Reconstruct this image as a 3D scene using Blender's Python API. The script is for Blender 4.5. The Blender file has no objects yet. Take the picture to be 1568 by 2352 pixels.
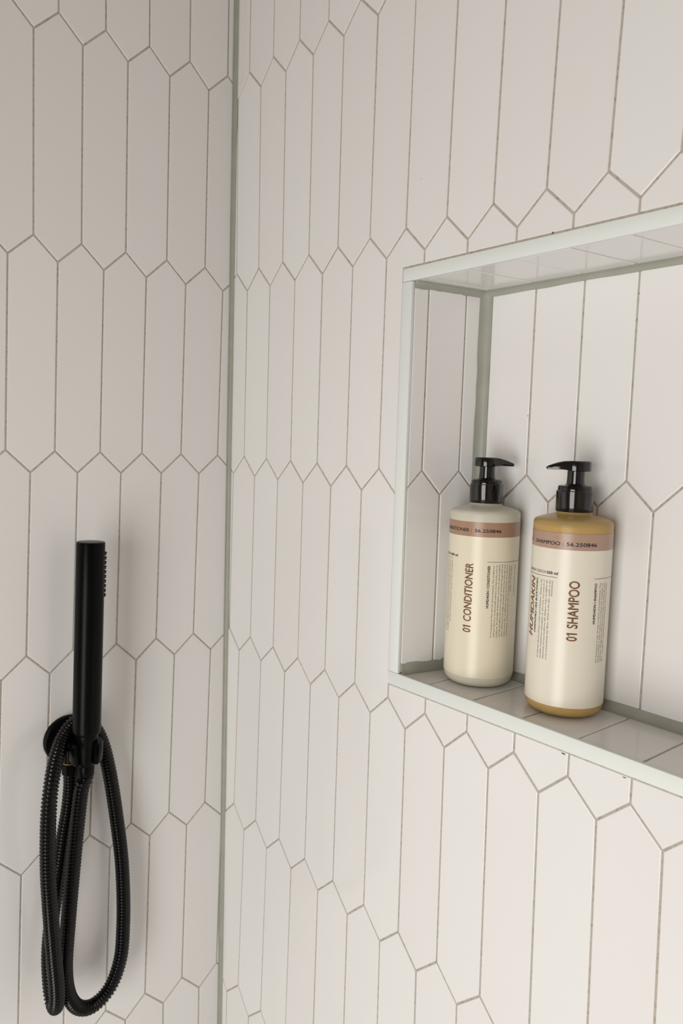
import bpy, bmesh, math, random
from mathutils import Vector, Matrix

random.seed(7)
scene = bpy.context.scene
COL = scene.collection

# ------------------------------------------------------------------ camera
Z0 = 1.7325                                   # height of the tile lattice origin above the floor
F_PX = 1706.7156
CAM_R = ((0.7706086, -0.6365863, 0.0303366),  # right, down, forward (world axes)
         (-0.0337571, -0.0883058, -0.9955212),
         (0.6364140, 0.7661332, -0.0895385))
CAM_C = (-0.4950030, -0.8221784, -0.4128588 + Z0)
cam_data = bpy.data.cameras.new('camera')
cam = bpy.data.objects.new('camera', cam_data)
COL.objects.link(cam)
right, down, fwd = (Vector(r) for r in CAM_R)
mat = Matrix((right, -down, -fwd)).transposed().to_4x4()
mat.translation = Vector(CAM_C)
cam.matrix_world = mat
cam_data.sensor_fit = 'VERTICAL'
cam_data.sensor_height = 36.0
cam_data.sensor_width = 24.0
cam_data.lens = 36.0 * F_PX / 2352.0
cam_data.clip_start = 0.02
cam_data.dof.use_dof = True
cam_data.dof.focus_distance = 0.66
cam_data.dof.aperture_fstop = 10.0
scene.camera = cam

# ------------------------------------------------------------------ world, window light, exposure
world = bpy.data.worlds.new('world')
scene.world = world
world.use_nodes = True
bg = world.node_tree.nodes['Background']
bg.inputs['Color'].default_value = (0.80, 0.86, 1.0, 1)
bg.inputs['Strength'].default_value = 0.25

def area_light(name, loc, aim, sx, sy, power, color, spread=180):
    d = bpy.data.lights.new(name, 'AREA')
    d.shape = 'RECTANGLE'
    d.size, d.size_y = sx, sy
    d.energy = power
    d.color = color
    d.spread = math.radians(spread)
    o = bpy.data.objects.new(name, d)
    COL.objects.link(o)
    o.location = loc
    o.rotation_euler = (Vector(aim) - Vector(loc)).to_track_quat('-Z', 'Y').to_euler()
    return o

# daylight from the tall window on the left of the shower, outside the picture: its reflection streaks the bottles and pumps
area_light('window_left_offscreen', (-1.49, -0.95, 0.82), (0.0, -0.95, 0.82), 0.80, 1.45, 19.0, (1.0, 0.985, 0.955))

scene.view_settings.view_transform = 'Standard'
scene.view_settings.look = 'None'
scene.view_settings.gamma = 1.0
scene.view_settings.use_curve_mapping = False
scene.view_settings.exposure = 0.12

# ------------------------------------------------------------------ pixel helpers (1568 x 2352 frame)
CC = Vector(CAM_C)

def ray(x, y):
    return right * ((x - 784) / F_PX) + down * ((y - 1176) / F_PX) + fwd

def hit_left(x, y, off=0.0):                  # plane parallel to the left wall, off metres in front
    d = ray(x, y)
    return CC + d * ((-off - CC.y) / d.y)

def on_bottle(c, r, x, y):                    # angle and height on an upright cylinder
    d = ray(x, y)
    ox, oy = CC.x - c[0], CC.y - c[1]
    a = d.x * d.x + d.y * d.y
    b = ox * d.x + oy * d.y
    q = max(0.0, b * b - a * (ox * ox + oy * oy - r * r))
    t = (-b - math.sqrt(q)) / a
    p = CC + d * t
    return math.atan2(p.y - c[1], p.x - c[0]) % (2 * math.pi), p.z

# ------------------------------------------------------------------ materials
def new_mat(name):
    m = bpy.data.materials.new(name)
    m.use_nodes = True
    nt = m.node_tree
    return m, nt, nt.nodes['Principled BSDF']

def simple(name, col, rough=0.4, spec=0.5, noise=None, bump=0.0, scale=60.0, sss=0.0):
    m, nt, p = new_mat(name)
    p.inputs['Base Color'].default_value = (*col, 1)
    p.inputs['Roughness'].default_value = rough
    p.inputs['Specular IOR Level'].default_value = spec
    if sss:
        p.inputs['Subsurface Weight'].default_value = sss
        p.inputs['Subsurface Radius'].default_value = (0.01, 0.007, 0.003)
    tc = nt.nodes.new('ShaderNodeTexCoord')
    nz = nt.nodes.new('ShaderNodeTexNoise')
    nz.inputs['Scale'].default_value = scale
    nz.inputs['Detail'].default_value = 4
    nt.links.new(tc.outputs['Object'], nz.inputs['Vector'])
    if noise:
        mx = nt.nodes.new('ShaderNodeMix')
        mx.data_type = 'RGBA'
        mx.inputs['A'].default_value = (*col, 1)
        mx.inputs['B'].default_value = (*noise, 1)
        rmp = nt.nodes.new('ShaderNodeValToRGB')
        rmp.color_ramp.elements[0].position = 0.45
        rmp.color_ramp.elements[1].position = 0.75
        nt.links.new(nz.outputs['Fac'], rmp.inputs['Fac'])
        nt.links.new(rmp.outputs['Color'], mx.inputs['Factor'])
        nt.links.new(mx.outputs['Result'], p.inputs['Base Color'])
    if bump:
        bp = nt.nodes.new('ShaderNodeBump')
        bp.inputs['Strength'].default_value = bump
        bp.inputs['Distance'].default_value = 0.001
        nt.links.new(nz.outputs['Fac'], bp.inputs['Height'])
        nt.links.new(bp.outputs['Normal'], p.inputs['Normal'])
    return m

def tile_material():
    m, nt, p = new_mat('glazed_tile')
    p.inputs['Roughness'].default_value = 0.15
    p.inputs['Specular IOR Level'].default_value = 0.5
    tc = nt.nodes.new('ShaderNodeTexCoord')
    oi = nt.nodes.new('ShaderNodeObjectInfo')
    # each tile a hair lighter or darker, warmer or cooler
    rmp = nt.nodes.new('ShaderNodeValToRGB')
    e = rmp.color_ramp.elements
    e[0].color = (0.785, 0.772, 0.758, 1)
    e[1].color = (0.803, 0.798, 0.786, 1)
    e2 = e.new(0.5)
    e2.color = (0.795, 0.782, 0.772, 1)
    nt.links.new(oi.outputs['Random'], rmp.inputs['Fac'])
    nt.links.new(rmp.outputs['Color'], p.inputs['Base Color'])
    add = nt.nodes.new('ShaderNodeVectorMath')
    add.operation = 'ADD'
    nt.links.new(tc.outputs['Object'], add.inputs[0])
    cmb = nt.nodes.new('ShaderNodeVectorMath')
    cmb.operation = 'SCALE'
    cmb.inputs[0].default_value = (7, 13, 5)
    nt.links.new(oi.outputs['Random'], cmb.inputs['Scale'])
    nt.links.new(cmb.outputs['Vector'], add.inputs[1])
    nz = nt.nodes.new('ShaderNodeTexNoise')
    nz.inputs['Scale'].default_value = 22
    nz.inputs['Detail'].default_value = 1.5
    nt.links.new(add.outputs['Vector'], nz.inputs['Vector'])
    bp = nt.nodes.new('ShaderNodeBump')
    bp.inputs['Strength'].default_value = 0.22
    bp.inputs['Distance'].default_value = 0.0012
    nt.links.new(nz.outputs['Fac'], bp.inputs['Height'])
    nt.links.new(bp.outputs['Normal'], p.inputs['Normal'])
    return m

def grout_material():
    m, nt, p = new_mat('grout')
    p.inputs['Roughness'].default_value = 0.9
    p.inputs['Specular IOR Level'].default_value = 0.2
    tc = nt.nodes.new('ShaderNodeTexCoord')
    n1 = nt.nodes.new('ShaderNodeTexNoise')
    n1.inputs['Scale'].default_value = 9
    n1.inputs['Detail'].default_value = 5
    n2 = nt.nodes.new('ShaderNodeTexNoise')
    n2.inputs['Scale'].default_value = 300
    n2.inputs['Detail'].default_value = 3
    nt.links.new(tc.outputs['Object'], n1.inputs['Vector'])
    nt.links.new(tc.outputs['Object'], n2.inputs['Vector'])
    r1 = nt.nodes.new('ShaderNodeValToRGB')
    r1.color_ramp.elements[0].position = 0.35
    r1.color_ramp.elements[0].color = (0.46, 0.432, 0.40, 1)
    r1.color_ramp.elements[1].position = 0.70
    r1.color_ramp.elements[1].color = (0.48, 0.425, 0.365, 1)
    nt.links.new(n1.outputs['Fac'], r1.inputs['Fac'])
    r2 = nt.nodes.new('ShaderNodeValToRGB')
    r2.color_ramp.elements[0].position = 0.30
    r2.color_ramp.elements[0].color = (0.72, 0.68, 0.62, 1)
    r2.color_ramp.elements[1].position = 0.5
    r2.color_ramp.elements[1].color = (1, 1, 1, 1)
    nt.links.new(n2.outputs['Fac'], r2.inputs['Fac'])
    mx = nt.nodes.new('ShaderNodeMix')
    mx.data_type = 'RGBA'
    mx.blend_type = 'MULTIPLY'
    mx.inputs['Factor'].default_value = 1.0
    nt.links.new(r1.outputs['Color'], mx.inputs['A'])
    nt.links.new(r2.outputs['Color'], mx.inputs['B'])
    nt.links.new(mx.outputs['Result'], p.inputs['Base Color'])
    bp = nt.nodes.new('ShaderNodeBump')
    bp.inputs['Strength'].default_value = 0.5
    bp.inputs['Distance'].default_value = 0.0005
    nt.links.new(n2.outputs['Fac'], bp.inputs['Height'])
    nt.links.new(bp.outputs['Normal'], p.inputs['Normal'])
    return m

M_TILE = tile_material()
M_GROUT = grout_material()
M_SILICONE = simple('silicone', (0.34, 0.345, 0.295), 0.42, 0.4, (0.38, 0.38, 0.33), 0.15, 40)
M_TRIM = simple('painted_profile', (0.775, 0.812, 0.79), 0.35, 0.5, (0.785, 0.812, 0.797), 0.0, 30)
M_PLASTER = simple('plaster', (0.42, 0.36, 0.30), 0.8, 0.3, (0.40, 0.345, 0.285), 0.05, 20)
M_FLOOR = simple('floor_stone', (0.74, 0.74, 0.73), 0.5, 0.4, (0.69, 0.69, 0.68), 0.05, 12)
M_BLACK = simple('matte_black_metal', (0.0015, 0.002, 0.002), 0.27, 0.09, (0.002, 0.0025, 0.0025), 0.05, 300)
M_HOSE = simple('black_hose', (0.0015, 0.0015, 0.002), 0.16, 0.28, (0.002, 0.002, 0.003), 0.0, 200)
M_RUBBER = simple('nozzle_rubber', (0.012, 0.012, 0.012), 0.6, 0.3)
M_PUMP = simple('black_gloss_plastic', (0.003, 0.003, 0.0035), 0.09, 0.7)
M_LABEL = simple('cream_label', (0.80, 0.735, 0.585), 0.30, 0.5, (0.79, 0.725, 0.575), 0.0, 30)
M_LABEL2 = simple('pale_label', (0.80, 0.75, 0.635), 0.30, 0.5, (0.79, 0.74, 0.625), 0.0, 30)
M_BAND = simple('tan_band', (0.385, 0.235, 0.155), 0.30, 0.5, (0.395, 0.24, 0.16), 0.0, 30)
M_BAND2 = simple('mauve_band', (0.43, 0.285, 0.215), 0.30, 0.5, (0.44, 0.29, 0.22), 0.0, 30)
M_INK = simple('navy_ink', (0.012, 0.010, 0.035), 0.5, 0.4)
M_INK_BROWN = simple('brown_ink', (0.255, 0.125, 0.065), 0.45, 0.4)
M_INK_OLIVE = simple('olive_ink', (0.10, 0.075, 0.02), 0.5, 0.4)
M_INK_SMALL = simple('small_print_ink', (0.055, 0.040, 0.020), 0.5, 0.4)
M_BRASS = simple('brass', (0.30, 0.21, 0.06), 0.35, 0.5)
M_MARK = simple('dark_speck', (0.03, 0.025, 0.02), 0.7, 0.3)

def plastic_shell(name, col, trans, rough):
    m, nt, p = new_mat(name)
    p.inputs['Base Color'].default_value = (*col, 1)
    p.inputs['Roughness'].default_value = rough
    p.inputs['IOR'].default_value = 1.25
    p.inputs['Specular IOR Level'].default_value = 0.6
    p.inputs['Transmission Weight'].default_value = trans
    tc = nt.nodes.new('ShaderNodeTexCoord')
    nz = nt.nodes.new('ShaderNodeTexNoise')
    nz.inputs['Scale'].default_value = 35
    nt.links.new(tc.outputs['Object'], nz.inputs['Vector'])
    mp = nt.nodes.new('ShaderNodeMapRange')
    mp.inputs['To Min'].default_value = rough * 0.85
    mp.inputs['To Max'].default_value = rough * 1.15
    nt.links.new(nz.outputs['Fac'], mp.inputs['Value'])
    nt.links.new(mp.outputs['Result'], p.inputs['Roughness'])
    return m

M_SHELL_CREAM = plastic_shell('frosted_shell', (0.86, 0.83, 0.70), 0.30, 0.22)
M_SHELL_AMBER = plastic_shell('amber_shell', (0.95, 0.74, 0.34), 0.66, 0.20)
M_CREAM = simple('conditioner_cream', (0.84, 0.80, 0.66), 0.5, 0.3, (0.80, 0.76, 0.62), 0.0, 40)
M_AMBER = simple('shampoo_liquid', (0.60, 0.345, 0.06), 0.35, 0.4, (0.64, 0.39, 0.09), 0.0, 18, sss=0.4)

# ------------------------------------------------------------------ object helpers
def link(name, mesh, material, parent=None, smooth=None):
    o = bpy.data.objects.new(name, mesh)
    COL.objects.link(o)
    if material is not None:
        mesh.materials.append(material)
    if parent is not None:
        o.parent = parent
        o.matrix_parent_inverse = parent.matrix_basis.inverted()
    if smooth is not None:
        for p in mesh.polygons:
            p.use_smooth = True
        if smooth < 180:
            mesh.set_sharp_from_angle(angle=math.radians(smooth))
    return o

def bm_to(name, bm, material, parent=None, smooth=None, origin=None, recalc=True):
    if recalc:
        bmesh.ops.recalc_face_normals(bm, faces=bm.faces)
    if origin is not None:
        bmesh.ops.translate(bm, verts=bm.verts, vec=-Vector(origin))
    me = bpy.data.meshes.new(name)
    bm.to_mesh(me)
    bm.free()
    o = link(name, me, material, None, smooth)
    if origin is not None:
        o.location = origin
    if parent is not None:
        o.parent = parent
        o.matrix_parent_inverse = parent.matrix_basis.inverted()
    return o

def empty(name, loc, label, cat, group=None):
    o = bpy.data.objects.new(name, None)
    COL.objects.link(o)
    o.location = loc
    o.empty_display_size = 0.02
    o['label'] = label
    o['category'] = cat
    if group:
        o['group'] = group
    return o

def add_box(bm, x0, x1, y0, y1, z0, z1):
    v = [bm.verts.new((x, y, z)) for x in (x0, x1) for y in (y0, y1) for z in (z0, z1)]
    for f in ((0, 1, 3, 2), (4, 6, 7, 5), (0, 4, 5, 1), (2, 3, 7, 6), (0, 2, 6, 4), (1, 5, 7, 3)):
        bm.faces.new([v[i] for i in f])

def bevel_all(bm, w, seg=2):
    bmesh.ops.bevel(bm, geom=bm.edges[:] , offset=w, segments=seg, affect='EDGES', profile=0.5)

def lathe(bm, prof, cx=0.0, cy=0.0, seg=64, cap0=True, cap1=True):
    rings = []
    for r, z in prof:
        rings.append([bm.verts.new((cx + r * math.cos(2 * math.pi * i / seg), cy + r * math.sin(2 * math.pi * i / seg), z)) for i in range(seg)])
    for a, b in zip(rings, rings[1:]):
        for i in range(seg):
            j = (i + 1) % seg
            bm.faces.new((a[i], a[j], b[j], b[i]))
    if cap0:
        bm.faces.new(rings[0][::-1])
    if cap1:
        bm.faces.new(rings[-1])

def structure(o, label=None, cat=None):
    o['kind'] = 'structure'
    if label:
        o['label'] = label
    if cat:
        o['category'] = cat
    return o

# ------------------------------------------------------------------ 2D polygon tools for cut tiles
def clip_half(poly, a, b, c):                  # keep a*x + b*y + c >= 0
    out = []
    n = len(poly)
    for i in range(n):
        p, q = poly[i], poly[(i + 1) % n]
        dp, dq = a * p[0] + b * p[1] + c, a * q[0] + b * q[1] + c
        if dp >= 0:
            out.append(p)
        if (dp >= 0) != (dq >= 0):
            t = dp / (dp - dq)
            out.append((p[0] + t * (q[0] - p[0]), p[1] + t * (q[1] - p[1])))
    return out

def area2(poly):
    return sum(poly[i][0] * poly[(i + 1) % len(poly)][1] - poly[(i + 1) % len(poly)][0] * poly[i][1] for i in range(len(poly))) / 2

def inside_convex(poly, p):
    s = 1 if area2(poly) > 0 else -1
    n = len(poly)
    for i in range(n):
        a, b = poly[i], poly[(i + 1) % n]
        if s * ((b[0] - a[0]) * (p[1] - a[1]) - (b[1] - a[1]) * (p[0] - a[0])) < 0:
            return False
    return True

def notch(poly, cx, cy, sx, sy):               # remove the quadrant sx*(x-cx)>0 and sy*(y-cy)>0, corner inside poly
    def inq(p):
        return sx * (p[0] - cx) > 1e-9 and sy * (p[1] - cy) > 1e-9
    pts = []
    n = len(poly)
    for i in range(n):
        p, q = poly[i], poly[(i + 1) % n]
        pts.append(p)
        ts = []
        dx, dy = q[0] - p[0], q[1] - p[1]
        if abs(dx) > 1e-9:
            t = (cx - p[0]) / dx
            if 0 < t < 1 and sy * (p[1] + t * dy - cy) > 0:
                ts.append((t, (cx, p[1] + t * dy)))
        if abs(dy) > 1e-9:
            t = (cy - p[1]) / dy
            if 0 < t < 1 and sx * (p[0] + t * dx - cx) > 0:
                ts.append((t, (p[0] + t * dx, cy)))
        pts += [x for _, x in sorted(ts)]
    n = len(pts)
    k = next(i for i in range(n) if inq(pts[i]) and not inq(pts[i - 1])) if any(inq(p) for p in pts) else None
    if k is None:
        return poly
    out, i, done = [], k, False
    for _ in range(n):
        p = pts[i % n]
        if inq(p):
            if not done:
                out.append((cx, cy))
                done = True
        else:
            out.append(p)
        i += 1
    return out

def clean(poly, eps=0.0006):
    out = []
    for p in poly:
        if not out or math.dist(p, out[-1]) > eps:
            out.append(p)
    while len(out) > 1 and math.dist(out[0], out[-1]) <= eps:
        out.pop()
    return out

def inset(poly, d):
    n = len(poly)
    out = []
    for i in range(n):
        a, b, c = Vector(poly[i - 1]), Vector(poly[i]), Vector(poly[(i + 1) % n])
        e1, e2 = (b - a).normalized(), (c - b).normalized()
        n1, n2 = Vector((-e1.y, e1.x)), Vector((-e2.y, e2.x))
        s = n1 + n2
        k = max(0.35, 1 + n1.dot(n2))
        out.append(tuple(b + s * (d / k)))
    return out

GROUT = 0.0017

def tile(poly, to3d, parent, half=GROUT / 2, tilt=0.0011):
    poly = clean(poly)
    if len(poly) < 3:
        return None
    if area2(poly) < 0:
        poly = poly[::-1]
    inner = inset(poly, half + 0.0009)
    if area2(inner) < 3e-5:
        return None
    cx = sum(p[0] for p in poly) / len(poly)
    cy = sum(p[1] for p in poly) / len(poly)
    ta, tb = random.gauss(0, tilt), random.gauss(0, tilt)
    lift = random.gauss(0, 0.00008)
    rings = [(half, -0.005), (half, -0.0006), (half + 0.0002, -0.00022), (half + 0.0007, 0.0)]
    origin = to3d(cx, cy, 0.0)
    bm = bmesh.new()
    vr = []
    for d, n in rings:
        pp = inset(poly, d)
        vr.append([bm.verts.new(to3d(x, y, n + lift + ta * (x - cx) + tb * (y - cy))) for x, y in pp])
    m = len(poly)
    for a, b in zip(vr, vr[1:]):
        for i in range(m):
            j = (i + 1) % m
            bm.faces.new((a[i], a[j], b[j], b[i]))
    bm.faces.new(vr[0][::-1])
    bm.faces.new(vr[-1])
    return bm_to('tile', bm, M_TILE, parent, None, origin)

# ------------------------------------------------------------------ tile lattice (picket tiles 50 x 250 mm), hand-laid so not perfectly regular
S = 0.0508
P, H, U0, V0, ZL = 0.226399, 0.0237808, -0.0168251, 0.0051047, 0.0002915
WARP = {
    'L': ((6.378, 3.975, -9.159, 13.893, -0.703, 3.117, 8.563, 0.044, 1.044, 0.983),
          (0.803, 6.343, -6.12, 12.034, -3.514, 3.13, 7.951, 1.503, 0.304, 2.63)),
    'R': ((-3.421, -4.137, 1.464, 5.734, 2.247, 1.335, 1.915, 2.712, 7.123, -0.15),
          (-5.945, -4.16, -5.119, 0.607, 2.991, 2.97, -0.604, 1.176, 0.231, 6.086)),
}
AMAX = {'L': 0.1, 'R': 0.9}

def joint(wall, k, r, peak):
    s = (U0 if wall == 'L' else V0) + 0.5 * k * S
    z = -r * P + H * peak + (ZL if wall == 'L' else 0)
    a = max(-1.05, min(AMAX[wall], (s - 0.3) / 0.3))
    b = max(-1.9, min(1.1, (z + 0.4) / 0.4))
    B = (1, a, b, a * a, a * b, b * b, a ** 3, a * a * b, a * b * b, b ** 3)
    ds = sum(c * t for c, t in zip(WARP[wall][0], B)) / 1000
    dz = sum(c * t for c, t in zip(WARP[wall][1], B)) / 1000
    return s + ds, z + dz + Z0

def hexes(wall, kmax, r0, r1):
    for r in range(r0, r1):
        for k in range(-2, kmax):
            if (k + r) % 2 == 0:
                continue
            yield [joint(wall, k, r, 1), joint(wall, k + 1, r, 0), joint(wall, k + 1, r + 1, 1),
                   joint(wall, k, r + 1, 0), joint(wall, k - 1, r + 1, 1), joint(wall, k - 1, r, 0)]

# ------------------------------------------------------------------ room shell
RX, RY, RZ = -1.50, -2.00, 2.40
TILED_U, TILED_V = 1.15, 1.15
GY = 0.0006                                    # grout lies this far behind the tile faces

bm = bmesh.new(); add_box(bm, RX - 0.1, 0.2, RY - 0.1, 0.12, -0.1, 0.0)
structure(bm_to('floor', bm, M_FLOOR))
bm = bmesh.new(); add_box(bm, RX - 0.1, 0.2, RY - 0.1, 0.12, RZ, RZ + 0.1)
structure(bm_to('ceiling', bm, M_PLASTER))
bm = bmesh.new(); add_box(bm, RX - 0.1, 0.2, RY - 0.1, RY, 0.0, RZ)
structure(bm_to('wall_front', bm, M_PLASTER))
bm = bmesh.new(); add_box(bm, RX - 0.1, RX, RY, 0.12, 0.0, RZ)
structure(bm_to('wall_opposite', bm, M_PLASTER))

# left wall: grout bed with one tile object per picket tile
bm = bmesh.new(); add_box(bm, RX, 0.15, GY, 0.12, 0.0, RZ)
wall_left = structure(bm_to('wall_left', bm, M_GROUT))
left3d = lambda s, z, n: Vector((-s, -n, z))
for h in hexes('L', int(2 * TILED_U / S) + 2, -3, 8):
    h = clip_half(h, 1, 0, -0.0022)
    h = clip_half(h, -1, 0, TILED_U)
    h = clip_half(h, 0, 1, 0)
    h = clip_half(h, 0, -1, RZ)
    if len(h) > 2:
        tile(h, left3d, wall_left)

# right wall: grout bed around the niche opening
N_L, N_R = -0.3197, -0.905                     # niche opening, left and right
N_T, N_B = -0.2594 + Z0, -0.6325 + Z0
T_L, T_R = -0.3064, -0.918                     # outer edges of the edge profile
T_T, T_B = -0.2474 + Z0, -0.6442 + Z0
XB = 0.084                                     # face of the niche's back tiles
YB = -0.3370                                   # left side of the niche at its back
bm = bmesh.new()
add_box(bm, GY, 0.16, RY, N_R - 0.004, 0.0, RZ)
add_box(bm, GY, 0.16, N_L + 0.004, 0.0009, 0.0, RZ)
add_box(bm, GY, 0.16, N_R - 0.004, N_L + 0.004, N_T + 0.004, RZ)
add_box(bm, GY, 0.16, N_R - 0.004, N_L + 0.004, 0.0, N_B - 0.004)
add_box(bm, XB + 0.0012, 0.16, N_R - 0.004, N_L + 0.004, N_B - 0.004, N_T + 0.004)
wall_right = structure(bm_to('wall_right', bm, M_GROUT))
right3d = lambda s, z, n: Vector((-n, -s, z))
gap = 0.0004
for h in hexes('R', int(2 * TILED_V / S) + 2, -3, 8):
    h = clip_half(h, 1, 0, -0.0022)
    h = clip_half(h, -1, 0, TILED_V)
    h = clip_half(h, 0, 1, 0)
    h = clip_half(h, 0, -1, RZ)
    if len(h) < 3:
        continue
    l, rr, t, b = -T_L - gap, -T_R + gap, T_T + 0.0013, T_B - gap
    xs, zs = [p[0] for p in h], [p[1] for p in h]
    if max(xs) <= l or min(xs) >= rr or min(zs) >= t or max(zs) <= b:
        tile(h, right3d, wall_right)
        continue
    done = False
    for cx, sx in ((l, 1), (rr, -1)):
        for cz, sz in ((t, -1), (b, 1)):
            if inside_convex(h, (cx, cz)):
                tile(notch(h, cx, cz, sx, sz), right3d, wall_right)
                done = True
    if done:
        continue
    pieces = []
    if min(xs) < l < max(xs):
        pieces.append(clip_half(h, -1, 0, l))
    elif min(xs) < rr < max(xs):
        pieces.append(clip_half(h, 1, 0, -rr))
    else:
        if max(zs) > t:
            pieces.append(clip_half(h, 0, 1, -t))
        if min(zs) < b:
            pieces.append(clip_half(h, 0, -1, b))
    for q in pieces:
        if len(q) > 2:
            tile(q, right3d, wall_right)

# plain wall beyond the tiled bay
bm = bmesh.new(); add_box(bm, -0.001, 0.16, RY, -TILED_V - 0.002, 0.0, RZ)
bm_to('plaster_field', bm, M_PLASTER, wall_right)
bm = bmesh.new(); add_box(bm, RX, -TILED_U - 0.002, -0.001, 0.12, 0.0, RZ)
bm_to('plaster_field', bm, M_PLASTER, wall_left)

# ------------------------------------------------------------------ niche lining (parts of the right wall)
def prism(bm, pts, axis_fn):                   # closed prism between two parallel polygons given by axis_fn(pt, 0/1)
    a = [bm.verts.new(axis_fn(p, 0)) for p in pts]
    b = [bm.verts.new(axis_fn(p, 1)) for p in pts]
    n = len(pts)
    for i in range(n):
        j = (i + 1) % n
        bm.faces.new((a[i], a[j], b[j], b[i]))
    bm.faces.new(a[::-1]); bm.faces.new(b)

# back
bm = bmesh.new(); add_box(bm, XB + 0.001, XB + 0.03, N_R - 0.003, N_L + 0.003, N_B - 0.003, N_T + 0.003)
niche_back = bm_to('niche_back', bm, M_GROUT, wall_right)
back3d = lambda s, z, n: Vector((XB - n, -s, z))
BZP, BZV, BS, BP = -0.4353 + Z0, -0.4593 + Z0, 0.3948, 0.0504
nb0, nb1 = N_B - 0.001, N_T + 0.001
for k in range(-4, 24):
    s = BS + 0.5 * k * BP
    s0, s1 = s - BP / 2, s + BP / 2
    if k % 2 == 0:    # tile whose top point is the peak at s (below the zigzag)
        h = [(s, BZP), (s1, BZV), (s1, nb0), (s0, nb0), (s0, BZV)]
    else:             # tile whose lower point is the valley at s (above the zigzag)
        h = [(s, BZV), (s1, BZP), (s1, nb1), (s0, nb1), (s0, BZP)]
    h = clip_half(h, 1, 0, YB + 0.001)
    h = clip_half(h, -1, 0, -N_R)
    if len(h) > 2:
        tile(h, back3d, niche_back)

# left side, slightly splayed
side_dir = Vector((XB, YB - N_L, 0)).normalized()
side_nrm = Vector((side_dir.y, -side_dir.x, 0))
side_len = math.hypot(XB, YB - N_L)
side_o = Vector((0.0, N_L, 0))
bm = bmesh.new()
prism(bm, [(0.0025, -0.0009), (side_len + 0.004, -0.0009), (side_len + 0.004, -0.02), (0.0025, -0.004)],
      lambda p, e: side_o + side_dir * p[0] + side_nrm * p[1] + Vector((0, 0, (N_B - 0.003, N_T + 0.003)[e])))
niche_side = bm_to('niche_side', bm, M_GROUT, wall_right)
side3d = lambda s, z, n: side_o + side_dir * s + side_nrm * n + Vector((0, 0, z))
for k in range(-2, 6):
    s = 0.0185 + 0.5 * k * 0.0436
    s0, s1 = s - 0.0218, s + 0.0218
    zp, zv = -0.4345 + Z0, -0.4578 + Z0
    if k % 2 == 0:
        h = [(s, zp), (s1, zv), (s1, nb0 + 0.009), (s0, nb0 + 0.009), (s0, zv)]
    else:
        h = [(s, zv), (s1, zp), (s1, nb1), (s0, nb1), (s0, zp)]
    h = clip_half(h, 1, 0, -0.0022)
    h = clip_half(h, -1, 0, side_len)
    if len(h) > 2:
        tile(h, side3d, niche_side)
# right side, out of the photograph
bm = bmesh.new(); add_box(bm, 0.002, XB + 0.002, N_R - 0.008, N_R - 0.0009, N_B - 0.003, N_T + 0.003)
niche_side_r = bm_to('niche_side', bm, M_GROUT, wall_right)
rside3d = lambda s, z, n: Vector((s, N_R + n, z))
for a, b in ((0.002, 0.042), (0.042, XB)):
    tile([(a, nb0), (b, nb0), (b, nb1), (a, nb1)], rside3d, niche_side_r)

# ceiling and shelf of the niche
bm = bmesh.new(); add_box(bm, 0.002, XB + 0.002, N_R, N_L, N_T + 0.0009, N_T + 0.008)
niche_ceiling = bm_to('niche_ceiling', bm, M_GROUT, wall_right)
bm = bmesh.new(); add_box(bm, 0.002, XB + 0.002, N_R, N_L, N_B - 0.008, N_B - 0.0009)
niche_shelf = bm_to('niche_shelf', bm, M_GROUT, wall_right)
ceil3d = lambda s, x, n: Vector((x, -s, N_T - n))
shelf3d = lambda s, x, n: Vector((x, -s, N_B + n))
ce = [-N_L] + [0.3348 + 0.0499 * i for i in range(12)]
for a, b in zip(ce, ce[1:]):
    sk = 0.0115
    q = [(a, 0.0022), (b, 0.0022), (b + sk, XB), (a + (sk if a > 0.33 else 0.017), XB)]
    q = clip_half(q, -1, 0, -N_R)
    if len(q) > 2:
        tile(q, ceil3d, niche_ceiling)
fl = [-N_L] + [0.3572 + 0.0525 * i for i in range(12)]
for a, b in zip(fl, fl[1:]):
    q = [(a, 0.0022), (b, 0.0022), (b, XB), (a + (0 if a > 0.33 else 0.014), XB)]
    q = clip_half(q, -1, 0, -N_R)
    if len(q) > 2:
        tile(q, shelf3d, niche_shelf)

# silicone joints
def fillet(name, p0, p1, d1, d2, w, material, parent, seg=6, w2=None):
    """concave bead along p0-p1 in the corner between directions d1 and d2"""
    d1, d2 = Vector(d1).normalized(), Vector(d2).normalized()
    w2 = w2 or w
    pts = [(-0.0008, -0.0008), (w, -0.0008)]
    for i in range(seg + 1):
        t = math.pi / 2 * i / seg
        pts.append((w * (1 - math.sin(t)) * 0.90 + 0.0005, w2 * (1 - math.cos(t)) * 0.90 + 0.0005))
    pts.append((-0.0008, w2))
    ends = (Vector(p0), Vector(p1))
    n = 24
    bm = bmesh.new()
    rows = []
    for k in range(n + 1):
        c = ends[0].lerp(ends[1], k / n)
        g = 1 + random.gauss(0, 0.045)
        rows.append([bm.verts.new(c + d1 * (a * g if a > 0 else a) + d2 * (b * g if b > 0 else b)) for a, b in pts])
    m = len(pts)
    for a, b in zip(rows, rows[1:]):
        for i in range(m):
            j = (i + 1) % m
            bm.faces.new((a[i], a[j], b[j], b[i]))
    bm.faces.new(rows[0][::-1]); bm.faces.new(rows[-1])
    return bm_to(name, bm, material, parent, 50)

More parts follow.
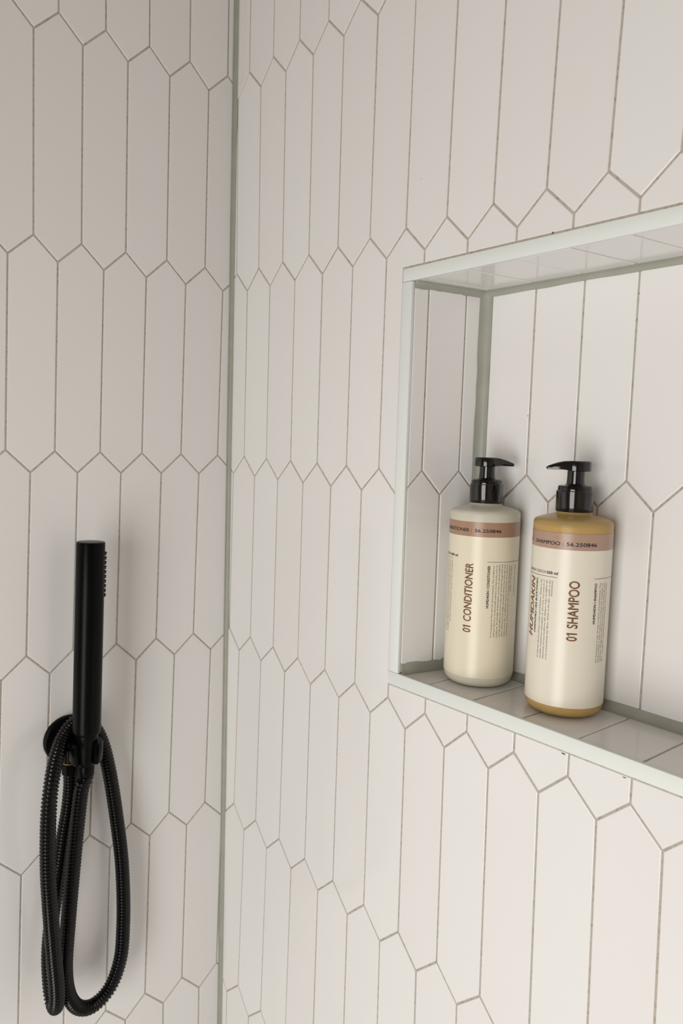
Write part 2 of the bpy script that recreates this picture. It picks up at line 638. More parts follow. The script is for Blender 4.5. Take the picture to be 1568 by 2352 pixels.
structure(fillet('trim_1', (0, 0, 0.0), (0, 0, RZ), (-1, 0, 0), (0, -1, 0), 0.0046, M_SILICONE, None, w2=0.0050),
          'grey silicone joint running up the corner between the two tiled walls', 'joint')
e = 0.0005
fillet('silicone_bead', (XB, YB, N_B), (XB, YB, N_T), -side_dir, (0, -1, 0), 0.0085, M_SILICONE, wall_right)
fillet('silicone_bead', (XB, YB, N_T), (XB, N_R, N_T), (-1, 0, 0), (0, 0, -1), 0.0055, M_SILICONE, wall_right)
fillet('silicone_bead', (XB, YB, N_B), (XB, N_R, N_B), (-1, 0, 0), (0, 0, 1), 0.0060, M_SILICONE, wall_right, w2=0.0085)
fillet('silicone_bead', (0.003, N_L - 0.0006, N_T), (XB, YB, N_T), (0, -1, 0), (0, 0, -1), 0.0045, M_SILICONE, wall_right, w2=0.0065)
fillet('silicone_bead', (0.003, N_L - 0.0006, N_B), (XB, YB, N_B), (0, -1, 0), (0, 0, 1), 0.0035, M_SILICONE, wall_right, w2=0.0105)

# edge profile framing the niche
def profile(y0, y1, z0, z1, label):
    bm = bmesh.new()
    add_box(bm, -0.0010, 0.0030, y0, y1, z0, z1)
    bevel_all(bm, 0.0006, 2)
    o = bm_to('edge_profile', bm, M_TRIM, wall_right, 40)
    return o
profile(T_R, -0.3072, N_T, T_T + 0.0002, '')
profile(T_R, -0.3058, T_B, N_B + 0.0010, '')
profile(N_L, T_L - 0.0002, N_B + 0.0011, N_T - 0.0003, '')
profile(T_R + 0.0002, N_R, N_B + 0.0011, N_T - 0.0003, '')

# small dark chips and specks on grout and tile edges
def speck(x, y, plane, sx, sz):
    d = ray(x, y)
    if plane == 'R':
        p = CC + d * ((0.0 - CC.x) / d.x); n = Vector((-1, 0, 0)); t = Vector((0, -1, 0)); u = Vector((0, 0, 1))
    elif plane == 'B':
        p = CC + d * ((XB - CC.x) / d.x); n = Vector((-1, 0, 0)); t = Vector((0, -1, 0)); u = Vector((0, 0, 1))
    else:
        p = CC + d * ((N_B - CC.z) / d.z); n = Vector((0, 0, 1)); t = Vector((0, -1, 0)); u = Vector((1, 0, 0))
    bm = bmesh.new()
    k = 9
    rs = [random.uniform(0.6, 1.1) for _ in range(k)]
    lo = [bm.verts.new(p - n * 0.0006 + t * (sx * rs[i] * math.cos(6.283 * i / k)) + u * (sz * rs[i] * math.sin(6.283 * i / k))) for i in range(k)]
    hi = [bm.verts.new(p + n * 0.00025 + t * (0.7 * sx * rs[i] * math.cos(6.283 * i / k)) + u * (0.7 * sz * rs[i] * math.sin(6.283 * i / k))) for i in range(k)]
    for i in range(k):
        j = (i + 1) % k
        bm.faces.new((lo[i], lo[j], hi[j], hi[i]))
    bm.faces.new(hi); bm.faces.new(lo[::-1])
    bm_to('chip', bm, M_MARK, wall_right)
for a in ((1293, 1731, 'R', 0.0022, 0.0007), (1434, 1786, 'R', 0.0022, 0.0006), (1212, 955, 'B', 0.0004, 0.0012),
          (1452, 1649, 'F', 0.0014, 0.0006), (920, 1545, 'R', 0.0012, 0.0004), (1269, 534, 'R', 0.0006, 0.0009),
          (968, 411, 'R', 0.0004, 0.0006), (1467, 674, 'B', 0.0004, 0.0005)):
    speck(*a)

# ------------------------------------------------------------------ pump bottles
BR = 0.0325

def text_mesh(body, bold=0.0, shear=0.0, res=2, flag_one=False):
    cu = bpy.data.curves.new('text', 'FONT')
    cu.body = body
    cu.size = 1.0
    cu.resolution_u = res
    cu.offset = bold
    cu.shear = shear
    cu.fill_mode = 'FRONT'
    o = bpy.data.objects.new('text', cu)
    COL.objects.link(o)
    dg = bpy.context.evaluated_depsgraph_get()
    me = bpy.data.meshes.new_from_object(o.evaluated_get(dg))
    bpy.data.objects.remove(o)
    bpy.data.curves.remove(cu)
    if flag_one:                               # give the plain figure 1 its flag
        bm = bmesh.new()
        bm.from_mesh(me)
        left = set(bm.verts)
        isl = []
        while left:
            st, grp = [left.pop()], []
            while st:
                v = st.pop()
                grp.append(v)
                for e_ in v.link_edges:
                    w_ = e_.other_vert(v)
                    if w_ in left:
                        left.discard(w_)
                        st.append(w_)
            isl.append(grp)
        isl.sort(key=lambda g: min(v.co.x for v in g))
        one = isl[body.index('1')]
        yt = max(v.co.y for v in one)
        xt = min(v.co.x for v in one if v.co.y > yt - 0.02)
        q_ = [bm.verts.new((xt + dx + shear * dy, yt + dy, 0)) for dx, dy in ((0.02, 0.0), (-0.15, -0.10), (-0.15, -0.19), (0.02, -0.10))]
        bm.faces.new(q_)
        bm.to_mesh(me)
        bm.free()
    return me

class Bottle:
    def __init__(self, name, c, label, spout_dir, shell, liquid, m_label, m_band, fill):
        self.c = c
        self.zb = N_B + 0.0003
        self.root = empty(name, (c[0], c[1], self.zb), label, 'bottle')
        z = self.zb
        r = BR
        prof = [(r - 0.012, 0.0016), (r - 0.0085, 0.0), (r - 0.0055, 0.0006), (r - 0.0027, 0.0024), (r - 0.0009, 0.0052), (r, 0.0088),
                (r, 0.1600), (r - 0.0004, 0.1618), (r - 0.0016, 0.1633), (r - 0.0034, 0.1642), (0.024, 0.1657), (0.0178, 0.1672),
                (0.0152, 0.1682), (0.0142, 0.1694), (0.0142, 0.1720)]
        bm = bmesh.new()
        lathe(bm, [(a, b + z) for a, b in prof], *c, seg=96)
        self.body = bm_to('bottle_body', bm, shell, self.root, 60, (c[0], c[1], z))
        # contents
        ri = r - 0.0011
        lp = [(ri - 0.010, 0.0026), (ri - 0.0055, 0.0024), (ri - 0.0020, 0.0044), (ri, 0.0095), (ri, fill), (ri - 0.0010, fill + 0.0004)]
        bm = bmesh.new()
        lathe(bm, [(a, b + z) for a, b in lp], *c, seg=64)
        bm_to('contents', bm, liquid, self.root, 60, (c[0], c[1], z))
        # wrap-round label and band
        self.lr = r + 0.00018
        bm = bmesh.new()
        lathe(bm, [(r - 0.0003, z + 0.0101), (self.lr, z + 0.0101), (self.lr, z + 0.1406), (r - 0.0003, z + 0.1406)], *c, seg=96, cap0=False, cap1=False)
        self.lab = bm_to('label', bm, m_label, self.root, 40, (c[0], c[1], z))
        bm = bmesh.new()
        lathe(bm, [(r - 0.0003, z + 0.1406), (self.lr, z + 0.1406), (self.lr, z + 0.1538), (r - 0.0003, z + 0.1538)], *c, seg=96, cap0=False, cap1=False)
        self.band = bm_to('label_band', bm, m_band, self.root, 40, (c[0], c[1], z))
        # pump
        pump = [(0.0138, 0.1698), (0.0151, 0.1698), (0.0154, 0.1702), (0.0154, 0.1868), (0.0149, 0.1873), (0.0143, 0.1874), (0.0143, 0.1897),
                (0.0137, 0.1912), (0.0125, 0.1917), (0.0082, 0.1919)]
        bm = bmesh.new()
        seg = 120
        rings = []
        for k, (a, b) in enumerate(pump):
            row = []
            for i in range(seg):
                rib = 0.00003 if (2 <= k <= 3 and i % 2 == 0) else 0.0
                row.append(bm.verts.new((c[0] + (a - rib) * math.cos(2 * math.pi * i / seg), c[1] + (a - rib) * math.sin(2 * math.pi * i / seg), z + b)))
            rings.append(row)
        for a, b in zip(rings, rings[1:]):
            for i in range(seg):
                j = (i + 1) % seg
                bm.faces.new((a[i], a[j], b[j], b[i]))
        bm.faces.new(rings[0][::-1]); bm.faces.new(rings[-1])
        bm_to('pump_collar', bm, M_PUMP, self.root, 40, (c[0], c[1], z + 0.17))
        bm = bmesh.new()
        lathe(bm, [(0.0084, z + 0.1917), (0.0083, z + 0.1924), (0.0075, z + 0.1930), (0.0072, z + 0.1975), (0.0072, z + 0.2045)], *c, seg=64)
        bm_to('pump_stem', bm, M_PUMP, self.root, 40, (c[0], c[1], z + 0.19))
        # actuator head: round cap drawn out into a drooping spout
        d = Vector((*spout_dir, 0)).normalized()
        s = Vector((-d.y, d.x, 0))
        outline = []
        R1 = 0.0122
        for i in range(33):
            t = math.radians(62 + (298 - 62) * i / 32)
            outline.append((R1 * math.cos(t), R1 * math.sin(t)))
        outline += [(0.0110, -0.0080), (0.0160, -0.0062), (0.0205, -0.0046), (0.0236, -0.0036), (0.0240, -0.0028),
                    (0.0240, 0.0028), (0.0236, 0.0036), (0.0205, 0.0046), (0.0160, 0.0062), (0.0110, 0.0080)]
        def top(x):
            return 0.2120 if x < 0.008 else 0.2120 - 0.0046 * ((x - 0.008) / 0.016) ** 1.5
        def bot(x):
            return 0.2036 if x < 0.004 else 0.2036 + (0.0012 * min(1, (x - 0.004) / 0.008)) - 0.0004 * max(0, (x - 0.012) / 0.012)
        bm = bmesh.new()
        levels = [(0.93, 0.0, 0), (1.0, 0.06, 0.0), (1.0, 0.80, 0.0), (0.975, 0.93, 0.0), (0.92, 1.0, 0.0)]
        rows = []
        for sc, f, _ in levels:
            row = []
            for x, y in outline:
                zz = bot(x) + (top(x) - bot(x)) * f
                xx, yy = (x * sc, y * sc) if x < 0.012 else (x - (1 - sc) * 0.012, y * sc)
                row.append(bm.verts.new(Vector((c[0], c[1], z + zz)) + d * xx + s * yy))
            rows.append(row)
        n = len(outline)
        for a, b in zip(rows, rows[1:]):
            for i in range(n):
                j = (i + 1) % n
                bm.faces.new((a[i], a[j], b[j], b[i]))
        # gently dished top
        mid = [bm.verts.new(Vector((c[0], c[1], z + top(x) - (0.0006 if x < 0.008 else 0.0001))) + d * (x * 0.70) + s * (y * 0.70)) for x, y in outline]
        for i in range(n):
            j = (i + 1) % n
            bm.faces.new((rows[-1][i], rows[-1][j], mid[j], mid[i]))
        bm.faces.new(mid); bm.faces.new(rows[0][::-1])
        bmesh.ops.triangulate(bm, faces=[f for f in bm.faces if len(f.verts) > 4])
        head = bm_to('pump_head', bm, M_PUMP, self.root, 35, (c[0], c[1], z + 0.205))
        # spout opening
        bm = bmesh.new()
        o = Vector((c[0], c[1], z + 0.2060)) + d * 0.0240
        k = 14
        a = [bm.verts.new(o - d * 0.001 + s * (0.0019 * math.cos(6.2832 * i / k)) + Vector((0, 0, 0.0011 * math.sin(6.2832 * i / k)))) for i in range(k)]
        b = [bm.verts.new(o + d * 0.0005 + s * (0.0016 * math.cos(6.2832 * i / k)) + Vector((0, 0, 0.0009 * math.sin(6.2832 * i / k)))) for i in range(k)]
        for i in range(k):
            bm.faces.new((a[i], a[(i + 1) % k], b[(i + 1) % k], b[i]))
        bm.faces.new(a[::-1]); bm.faces.new(b)
        bm_to('spout_tip', bm, M_PUMP, head, 40)

    def wrap(self, me, fmap, material, parent, name='lettering', bold=0.0):
        """fmap: text (x, y) -> (angle, height); bold: stroke thickening in text units"""
        bm = bmesh.new()
        bm.from_mesh(me)
        if bold:
            for k in range(8):
                n0 = len(bm.verts)
                bm.from_mesh(me)
                bm.verts.ensure_lookup_table()
                for v in bm.verts[n0:]:
                    v.co.x += bold * math.cos(k * math.pi / 4)
                    v.co.y += bold * math.sin(k * math.pi / 4)
        bpy.data.meshes.remove(me)
        rr = self.lr + 0.00010
        ang = [fmap(v.co.x, v.co.y) for v in bm.verts]
        for v, (t, z) in zip(bm.verts, ang):
            v.co = (t * rr, z, 0)
        step = 0.0012
        if bm.verts:
            lo, hi = min(v.co.x for v in bm.verts), max(v.co.x for v in bm.verts)
            k = math.floor(lo / step) + 1
            if hi - lo > step:
                while k * step < hi:
                    bmesh.ops.bisect_plane(bm, geom=bm.verts[:] + bm.edges[:] + bm.faces[:], plane_co=(k * step, 0, 0), plane_no=(1, 0, 0))
                    k += 1
        for v in bm.verts:
            t = v.co.x / rr
            v.co = (self.c[0] + rr * math.cos(t), self.c[1] + rr * math.sin(t), v.co.y)
        me2 = bpy.data.meshes.new(name)
        bm.to_mesh(me2)
        bm.free()
        return link(name, me2, material, parent)

    def vertical(self, body, lo, hi, cap, material, bold=0.0, shear=0.0, res=2, parent=None):
        """text reading upwards; lo, hi: photo pixels of baseline start and end; cap: cap height in metres"""
        t0, z0 = on_bottle(self.c, BR, *lo)
        t1, z1 = on_bottle(self.c, BR, *hi)
        t = (t0 + t1) / 2
        me = text_mesh(body, 0.0, shear, res, flag_one=body.startswith('01 '))
        xs = [v.co.x for v in me.vertices]
        x0, x1 = min(xs), max(xs)
        k = cap / 0.729
        f = lambda x, y: (t - y * k / BR, z0 + (x - x0) / (x1 - x0) * (z1 - z0))
        return self.wrap(me, f, material, parent or self.lab, bold=bold)

    def across(self, body, a, b, cap, material, bold=0.0, res=2, parent=None):
        t0, z0 = on_bottle(self.c, BR, *a)
        t1, z1 = on_bottle(self.c, BR, *b)
        z = (z0 + z1) / 2
        return self.across_t(body, t0, t1, z, cap, material, bold, res, parent)

    def across_t(self, body, t0, t1, z, cap, material, bold=0.0, res=2, parent=None):
        me = text_mesh(body, 0.0, 0.0, res)
        xs = [v.co.x for v in me.vertices]
        x0, x1 = min(xs), max(xs)
        k = cap / 0.729
        f = lambda x, y: (t0 + (x - x0) / (x1 - x0) * (t1 - t0), z + y * k)
        return self.wrap(me, f, material, parent or self.lab, bold=bold)

    def rule(self, a, b, extend0=0.0, extend1=0.0, w=0.00034):
        t0, z0 = on_bottle(self.c, BR, *a)
        t1, z1 = on_bottle(self.c, BR, *b)
        z = (z0 + z1) / 2
        t0 -= extend0
        t1 += extend1
        rr = self.lr + 0.00010
        bm = bmesh.new()
        n = 24
        rows = [[bm.verts.new((self.c[0] + rr * math.cos(t0 + (t1 - t0) * i / n), self.c[1] + rr * math.sin(t0 + (t1 - t0) * i / n), zz)) for i in range(n + 1)] for zz in (z - w / 2, z + w / 2)]
        for i in range(n):
            bm.faces.new((rows[0][i], rows[0][i + 1], rows[1][i + 1], rows[1][i]))
        return bm_to('printed_rule', bm, M_INK_OLIVE, self.lab, recalc=False)

def q4(x, y): return (1190 + x / 6.1875, 1290 + y / 6.1875)      # photo details measured on enlarged crops
def q3(x, y): return (1190 + x / 6.5333, 1040 + y / 6.5333)
def q2(x, y): return (1000 + x / 6.718, 1250 + y / 6.718)
def q1(x, y): return (1000 + x / 7.127, 1020 + y / 7.127)

# --- shampoo
sh = Bottle('pump_bottle', (0.0547, -0.4669), 'amber shampoo pump bottle with cream label reading 01 SHAMPOO on the niche shelf', (-0.64, 0.77),
            M_SHELL_AMBER, M_AMBER, M_LABEL2, M_BAND2, 0.1585)
sh.vertical('01 SHAMPOO', q4(832, 1135), q4(864, 285), 0.0084, M_INK_BROWN, 0.022, 0, 4)
sh.vertical('HUMDAKIN', q4(207, 1048), q4(240, 205), 0.0064, M_INK_BROWN, 0.026, 0.22, 4)
sh.vertical('CHAMOMILE I SEA BUCKTHORN', q4(250, 1003), q4(280, 228), 0.00215, M_INK, 0.028, 0.2)
for s_, a, b in (('A mild and effective shampoo with mild surfactants. Thanks to the', (292, 1365), (328, 240)),
                 ('benefits of panthenol, macadamia oil, aloe vera, and extracts of', (328, 1370), (368, 250)),
                 ('chamomile and sea buckthorn, this shampoo helps strengthen the', (368, 1385), (405, 255)),
                 ('roots and moisturize hair fibers. Gentle on the skin - gentle on the', (408, 1398), (450, 262)),
                 ('environment.', (484, 495), (494, 270))):
    sh.vertical(s_, q4(*a), q4(*b), 0.00165, M_INK_SMALL, 0.0, 0.18, 1)
t_end, z_end = on_bottle(sh.c, BR, *q3(592, 1835))
t_mid, _ = on_bottle(sh.c, BR, *q3(432, 1805))
sh.across_t('500 ml', t_mid, t_end, z_end, 0.0024, M_INK, 0.03)
t_d, _ = on_bottle(sh.c, BR, *q3(275, 1760))
t_e, _ = on_bottle(sh.c, BR, *q3(418, 1800))
sh.across_t('DANISH DESIGN', t_d - 0.95 * (t_e - t_d), t_e, z_end, 0.0024, M_INK_SMALL, 0.0)
sh.rule(q4(300, 182), q4(555, 228), extend0=0.55)
sh.vertical('HUMDAKIN I SHAMPOO', q4(1085, 885), q4(1113, 310), 0.00225, M_INK, 0.028)
sh.rule(q4(1075, 255), q4(1290, 212), extend1=0.7)
for s_, a, b in (('For keeping your hair strong, soothed, and moisturized. This', (1112, 1428), (1160, 303)),
                 ('SLS-free shampoo without silicone is enriched with macadamia oil,', (1143, 1425), (1188, 303)),
                 ('panthenol, and glycerin. Wheat protein helps penetrate the hair', (1171, 1412), (1213, 298)),
                 ('fiber, strengthen, repairing and protecting the hair from within.', (1196, 1405), (1237, 296))):
    sh.vertical(s_, q4(*a), q4(*b), 0.00155, M_INK_SMALL, 0.0, 0, 1)
tn0, zn = on_bottle(sh.c, BR, *q3(725, 1398))
tn1, _ = on_bottle(sh.c, BR, *q3(1175, 1410))
sh.across_t('56.250846', tn0, tn1, zn, 0.0031, M_INK, 0.012, 3, sh.band)
tb, _ = on_bottle(sh.c, BR, *q3(667, 1390))
sh.across_t('|', tb - 0.005, tb + 0.005, zn, 0.0031, M_INK_BROWN, 0.0, 2, sh.band)
ts0, _ = on_bottle(sh.c, BR, *q3(272, 1330))
ts1, _ = on_bottle(sh.c, BR, *q3(628, 1385))
sh.across_t('SHAMPOO', ts0, ts1, zn, 0.0031, M_INK, 0.012, 3, sh.band)
tb, _ = on_bottle(sh.c, BR, *q3(252, 1325))
sh.across_t('|', tb - 0.006, tb + 0.006, zn, 0.0031, M_INK_BROWN, 0.0, 2, sh.band)
t0_, _ = on_bottle(sh.c, BR, *q3(232, 1310))
sh.across_t('01', t0_ - 0.16, t0_, zn, 0.0031, M_INK_BROWN, 0.01, 3, sh.band)

# --- conditioner
co = Bottle('pump_bottle', (0.0543, -0.3725), 'milky white conditioner pump bottle with cream label reading 01 CONDITIONER on the niche shelf', (0.70, -0.71),
            M_SHELL_CREAM, M_CREAM, M_LABEL, M_BAND, 0.1560)
co.vertical('01 CONDITIONER', q2(538, 1362), q2(574, 300), 0.0076, M_INK_BROWN, 0.022, 0.06, 4)
co.vertical('HUMDAKIN I CONDITIONER', q2(813, 988), q2(842, 335), 0.00235, M_INK, 0.028)
for s_, a, b in (('For keeping your hair smooth and moisturized. This conditioner', (862, 1438), (904, 325)),
                 ('without silicone is enriched with extracts of chamomile and sea', (907, 1438), (948, 322)),
                 ('buckthorn. The benefits of shea butter, coconut oil, and macadamia', (948, 1438), (990, 318)),
                 ('oil help strengthen the roots of the hair and improve growth and', (989, 1432), (1031, 315)),
                 ('shine. Wheat protein helps penetrate and protect the hair and', (1027, 1425), (1069, 318)),
                 ('makes sure the conditioner leaves your hair smooth and', (1063, 1420), (1105, 320)),
                 ('moisturized. Leaves your hair soft, smoothed, and moisturized.', (1099, 1415), (1138, 322)),
                 ('Suitable for all hair types.', (1153, 735), (1168, 325)),
                 ('DIRECTION FOR USE', (1208, 785), (1225, 320))):
    co.vertical(s_, q2(*a), q2(*b), 0.0016, M_INK_SMALL, 0.0, 0, 1)
co.rule(q2(795, 279), q2(1255, 246), extend1=0.5)
t_end, z_end = on_bottle(co.c, BR, *q2(343, 188))
t_m, _ = on_bottle(co.c, BR, *q2(248, 160))
co.across_t('500 ml', t_m, t_end, z_end, 0.0024, M_INK, 0.03)
co.across_t('DANISH DESIGN', t_m - 0.60, t_m - 0.03, z_end, 0.0024, M_INK_SMALL)
co.rule(q2(225, 192), q2(273, 210), extend0=0.5)
t_l, z_lo = on_bottle(co.c, BR, *q2(230, 1195))
_, z_hi = on_bottle(co.c, BR, *q2(268, 240))
_, z_lo2 = on_bottle(co.c, BR, *q2(210, 1330))
for i, s_ in enumerate(('smooth and moisturized hair - gentle on the environment.', 'benefits of chamomile and sea buckthorn, shea butter, coconut oil,',
                        'protein helps penetrate and protect the hair and leaves your', 'A mild conditioner for smooth and moisturized hair with extracts')):
    t_i = (on_bottle(co.c, BR, *q2(235, 1195))[0] + on_bottle(co.c, BR, *q2(266, 240))[0]) / 2 - i * 0.088
    me_ = text_mesh(s_, 0.0, 0.18, 1)
    xs_ = [v.co.x for v in me_.vertices]
    lo_ = z_lo if i == 0 else z_lo2
    co.wrap(me_, (lambda x, y, t=t_i, a=min(xs_), b=max(xs_), lo=lo_: (t - y * 0.00165 / 0.729 / BR, lo + (x - a) / (b - a) * (z_hi - lo))), M_INK_SMALL, co.lab)
tn0, zn = on_bottle(co.c, BR, *q1(642, 1440))
tn1, _ = on_bottle(co.c, BR, *q1(1075, 1455))
co.across_t('56.250846', tn0, tn1, zn, 0.0031, M_INK, 0.012, 3, co.band)
tb, _ = on_bottle(co.c, BR, *q1(588, 1440))
co.across_t('|', tb - 0.005, tb + 0.005, zn, 0.0031, M_INK_BROWN, 0.0, 2, co.band)
tc0, _ = on_bottle(co.c, BR, *q1(263, 1370))
tc1, _ = on_bottle(co.c, BR, *q1(552, 1430))
co.across_t('CONDITIONER', tc1 - (tc1 - tc0) * 11 / 8.1, tc1, zn, 0.0031, M_INK, 0.012, 3, co.band)

# ------------------------------------------------------------------ hand shower, holder and hose
HX0, HY, HZ1, HZ0 = -0.1994, -0.042, -0.5242 + Z0, -0.7352 + Z0      # axis foot and heights of the handset
h_bot = hit_left(198.7, 1683, 0.042)
h_top = hit_left(208.5, 1244, 0.042)
axis = (h_top - h_bot)
h_len = axis.length
axis.normalize()
hx = (Vector((1, 0, 0)) - axis * axis.x).normalized()
hy = axis.cross(hx)

def along(bm, prof, base, ax, ex, ey, seg=48, cap=True, a0=0.0, a1=2 * math.pi):
    rings = []
    closed = abs(a1 - a0 - 2 * math.pi) < 1e-6
    cnt = seg if closed else seg + 1
    for r, t in prof:
        rings.append([bm.verts.new(base + ax * t + ex * (r * math.cos(a0 + (a1 - a0) * i / seg)) + ey * (r * math.sin(a0 + (a1 - a0) * i / seg))) for i in range(cnt)])
    for a, b in zip(rings, rings[1:]):
        for i in range(seg):
            j = (i + 1) % cnt
            bm.faces.new((a[i], a[j], b[j], b[i]))
    if cap:
        bm.faces.new(rings[0][::-1]); bm.faces.new(rings[-1])
    return rings

hs = empty('hand_shower', h_bot, 'matte black stick hand shower standing upright in its wall holder', 'hand shower')
HR = 0.0150
bm = bmesh.new()
along(bm, [(0.0126, -0.0008), (0.0140, 0.0), (0.0148, 0.0012), (HR, 0.0030), (HR, h_len - 0.0012), (HR - 0.0004, h_len - 0.0003), (HR - 0.0012, h_len)], h_bot, axis, hx, hy, 64)
bm_to('handle', bm, M_BLACK, hs, 40)
# tapered connector below the grip
bm = bmesh.new()
along(bm, [(0.0078, -0.0400), (0.0084, -0.0392), (0.0092, -0.0300), (0.0104, -0.0160), (0.0114, -0.0090), (0.0126, -0.0060), (0.0126, 0.0008)], h_bot, axis, hx, hy, 48)
bm_to('connector', bm, M_BLACK, hs, 35)
# spray nozzles in three columns facing the corner
nz_bm = bmesh.new()
for col_a in (-26, -13, 0, 13, 26):
    for i in range(10):
        t = h_len - 0.0118 - i * 0.00508 - (0.0025 if abs(col_a) == 13 else 0)
        a = math.radians(col_a + 4)
        nrm = hx * math.cos(a) + hy * math.sin(a)
        base = h_bot + axis * t + nrm * (HR - 0.0004)
        side = axis.cross(nrm)
        along(nz_bm, [(0.0013, 0.0), (0.0011, 0.0012), (0.0006, 0.0022)], base, nrm, axis, side, 8)
noz = bm_to('spray_nozzles', nz_bm, M_RUBBER, hs, 60)
noz['kind'] = 'stuff'

# holder: round wall plate, arm, open cradle and water outlet
dc = hit_left(155, 1695, 0.0)
hold = empty('shower_holder', dc, 'matte black round wall holder carrying the hand shower, with water outlet below', 'shower holder')
out = Vector((0, -1, 0)); ex = Vector((1, 0, 0)); ez = Vector((0, 0, 1))
bm = bmesh.new()
along(bm, [(0.0272, -0.0005), (0.0272, 0.0050), (0.0266, 0.0062), (0.0254, 0.0068), (0.0110, 0.0070)], dc, out, ex, ez, 64)
bm_to('wall_plate', bm, M_BLACK, hold, 40)
# arm leans sideways from the plate to the cradle
cr = h_bot + axis * (-0.0210)
foot = dc + out * 0.006
arm_ax = (cr - foot)
arm_len = arm_ax.length
arm_ax.normalize()
ae = arm_ax.cross(Vector((0, 0, 1))).normalized()
af = ae.cross(arm_ax)
bm = bmesh.new()
along(bm, [(0.0115, -0.0005), (0.0100, 0.0020), (0.0095, 0.0040), (0.0095, arm_len - 0.0080)], foot, arm_ax, ae, af, 40)
bm_to('arm', bm, M_BLACK, hold, 40)
# C-shaped cradle, slot open towards the room
bm = bmesh.new()
A0, A1 = math.radians(-52), math.radians(238)
op = math.radians(-108)                        # direction of the slot
seg = 40
sect = [(0.0098, -0.0125), (0.0150, -0.0120), (0.0176, -0.0085), (0.0178, 0.0095), (0.0168, 0.0115), (0.0118, 0.0120)]
rings = []
for i in range(seg + 1):
    a = op + math.radians(46) + math.radians(360 - 92) * i / seg
    rad = hx * math.cos(a) + hy * math.sin(a)
    rings.append([bm.verts.new(cr + rad * r + axis * t) for r, t in sect])
m = len(sect)
for a, b in zip(rings, rings[1:]):
    for i in range(m):
        j = (i + 1) % m
        bm.faces.new((a[i], a[j], b[j], b[i]))
bm.faces.new(rings[0][::-1]); bm.faces.new(rings[-1])
bm_to('cradle', bm, M_BLACK, hold, 40)
# outlet under the arm with its nut
oc = hit_left(161, 1753, 0.022)
bm = bmesh.new()
top_z = (dc.z - 0.004)
along(bm, [(0.0070, 0.0), (0.0070, top_z - oc.z)], oc, ez, ex, Vector((0, 1, 0)), 32)
outlet = bm_to('outlet', bm, M_BLACK, hold, 40)
bm = bmesh.new()
along(bm, [(0.0076, 0.0), (0.0076, 0.0022)], oc - ez * 0.0004, ez, ex, Vector((0, 1, 0)), 32)
bm_to('washer_ring', bm, M_BRASS, outlet, 40)

# hose: one ribbed tube from the outlet, down, up over the arm, down again and up into the handset
path_px = [(161, 1768, .022), (162.5, 1800, .021), (157, 1858, .020), (147, 1915, .019), (137, 1990, .018), (127, 2060, .018), (117, 2125, .019),
           (112, 2190, .021), (114, 2250, .025), (119, 2293, .032), (127, 2313, .044), (131, 2297, .056), (130, 2262, .061), (124, 2199, .064),
           (115, 2084, .067), (110, 1988, .067), (111, 1877, .065), (118, 1800, .056), (130, 1739, .040), (146, 1693, .024), (163, 1667, .0165),
           (184, 1654, .0160), (207, 1661, .0160), (226, 1687, .016), (241, 1728, .018), (256, 1800, .020), (270, 1896, .021), (279, 1972, .022),
           (283, 2050, .023), (283, 2122, .024), (277, 2199, .026), (254, 2265, .029), (216, 2308, .033), (181, 2314, .037), (158, 2285, .040),
           (150, 2222, .042), (157, 2115, .043), (167, 2000, .043), (177, 1896, .043), (187, 1815, .0425)]
pts = [hit_left(x, y, o) for x, y, o in path_px]
pts[0] = oc - ez * 0.004
pts.insert(0, oc + ez * 0.001)
pts.append(h_bot + axis * (-0.052))
pts.append(h_bot + axis * (-0.036))

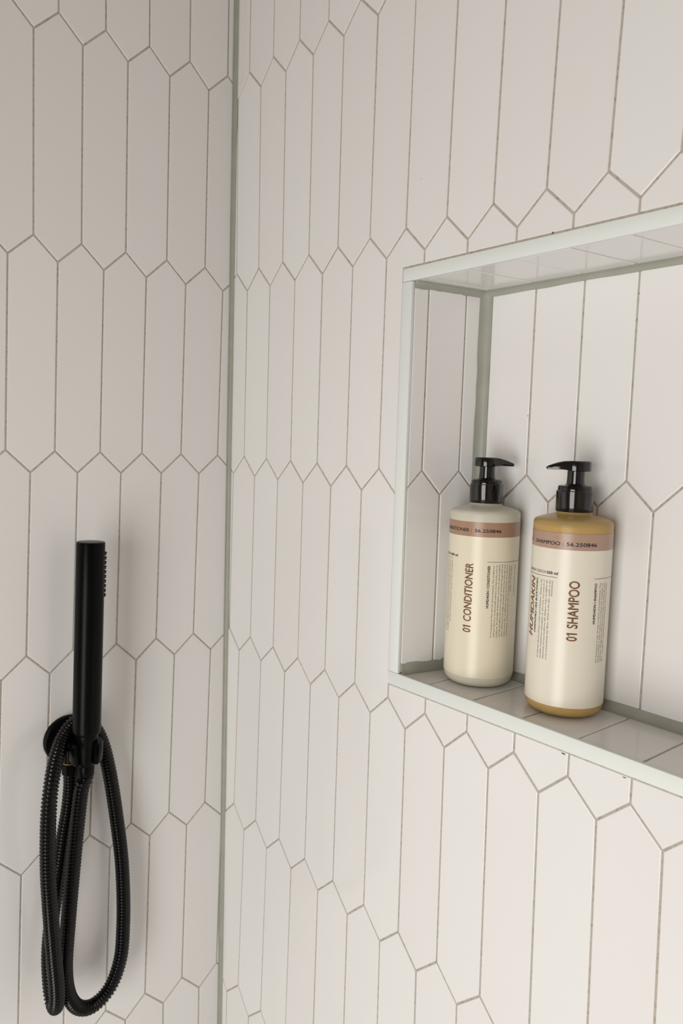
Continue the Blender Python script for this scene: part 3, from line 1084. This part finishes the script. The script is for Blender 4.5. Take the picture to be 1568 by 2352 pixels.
def catmull(p, per=14):
    res = []
    q = [p[0] * 2 - p[1]] + p + [p[-1] * 2 - p[-2]]
    for i in range(1, len(q) - 2):
        for k in range(per):
            t = k / per
            a, b, c, d = q[i - 1], q[i], q[i + 1], q[i + 2]
            res.append(0.5 * ((2 * b) + (c - a) * t + (2 * a - 5 * b + 4 * c - d) * t * t + (3 * b - a - 3 * c + d) * t ** 3))
    res.append(p[-1])
    return res

dense = catmull(pts)
dist = [0.0]
for a, b in zip(dense, dense[1:]):
    dist.append(dist[-1] + (b - a).length)
total = dist[-1]

def at_len(L):
    lo, hi = 0, len(dist) - 1
    while hi - lo > 1:
        mid = (lo + hi) // 2
        if dist[mid] <= L:
            lo = mid
        else:
            hi = mid
    t = (L - dist[lo]) / max(1e-9, dist[hi] - dist[lo])
    return dense[lo].lerp(dense[hi], t)

hose = empty('shower_hose', oc, 'black ribbed metal shower hose looped twice over the wall holder', 'hose')
pitch = 0.0038
rib = [(0.0, 0.0068), (0.20, 0.0080), (0.42, 0.0083), (0.62, 0.0080), (0.82, 0.0068)]
bm = bmesh.new()
SEG = 16
prev = None
L = 0.004
nx = Vector((1, 0, 0))
count = int((total - 0.010) / pitch)
first = True
for i in range(count):
    for f, r in rib:
        s_ = L + (i + f) * pitch
        p = at_len(s_)
        tan = (at_len(min(total, s_ + 0.003)) - at_len(max(0, s_ - 0.003))).normalized()
        nx = (nx - tan * nx.dot(tan)).normalized()
        ny = tan.cross(nx)
        ring = [bm.verts.new(p + nx * (r * math.cos(2 * math.pi * k / SEG)) + ny * (r * math.sin(2 * math.pi * k / SEG))) for k in range(SEG)]
        if prev:
            for k in range(SEG):
                j = (k + 1) % SEG
                bm.faces.new((prev[k], prev[j], ring[j], ring[k]))
        else:
            bm.faces.new(ring[::-1])
        prev = ring
bm.faces.new(prev)
bm_to('ribbed_tube', bm, M_HOSE, hose, 60)
bm = bmesh.new()
along(bm, [(0.0086, -0.0115), (0.0093, -0.0108), (0.0093, 0.0), (0.0088, 0.0006)], oc, ez, ex, Vector((0, 1, 0)), 8)
bm_to('nut', bm, M_BLACK, hose, 30)
bm = bmesh.new()
along(bm, [(0.0086, -0.0480), (0.0090, -0.0470), (0.0092, -0.0380), (0.0088, -0.0365)], h_bot, axis, hx, hy, 32)
bm_to('cone_nut', bm, M_BLACK, hose, 40)
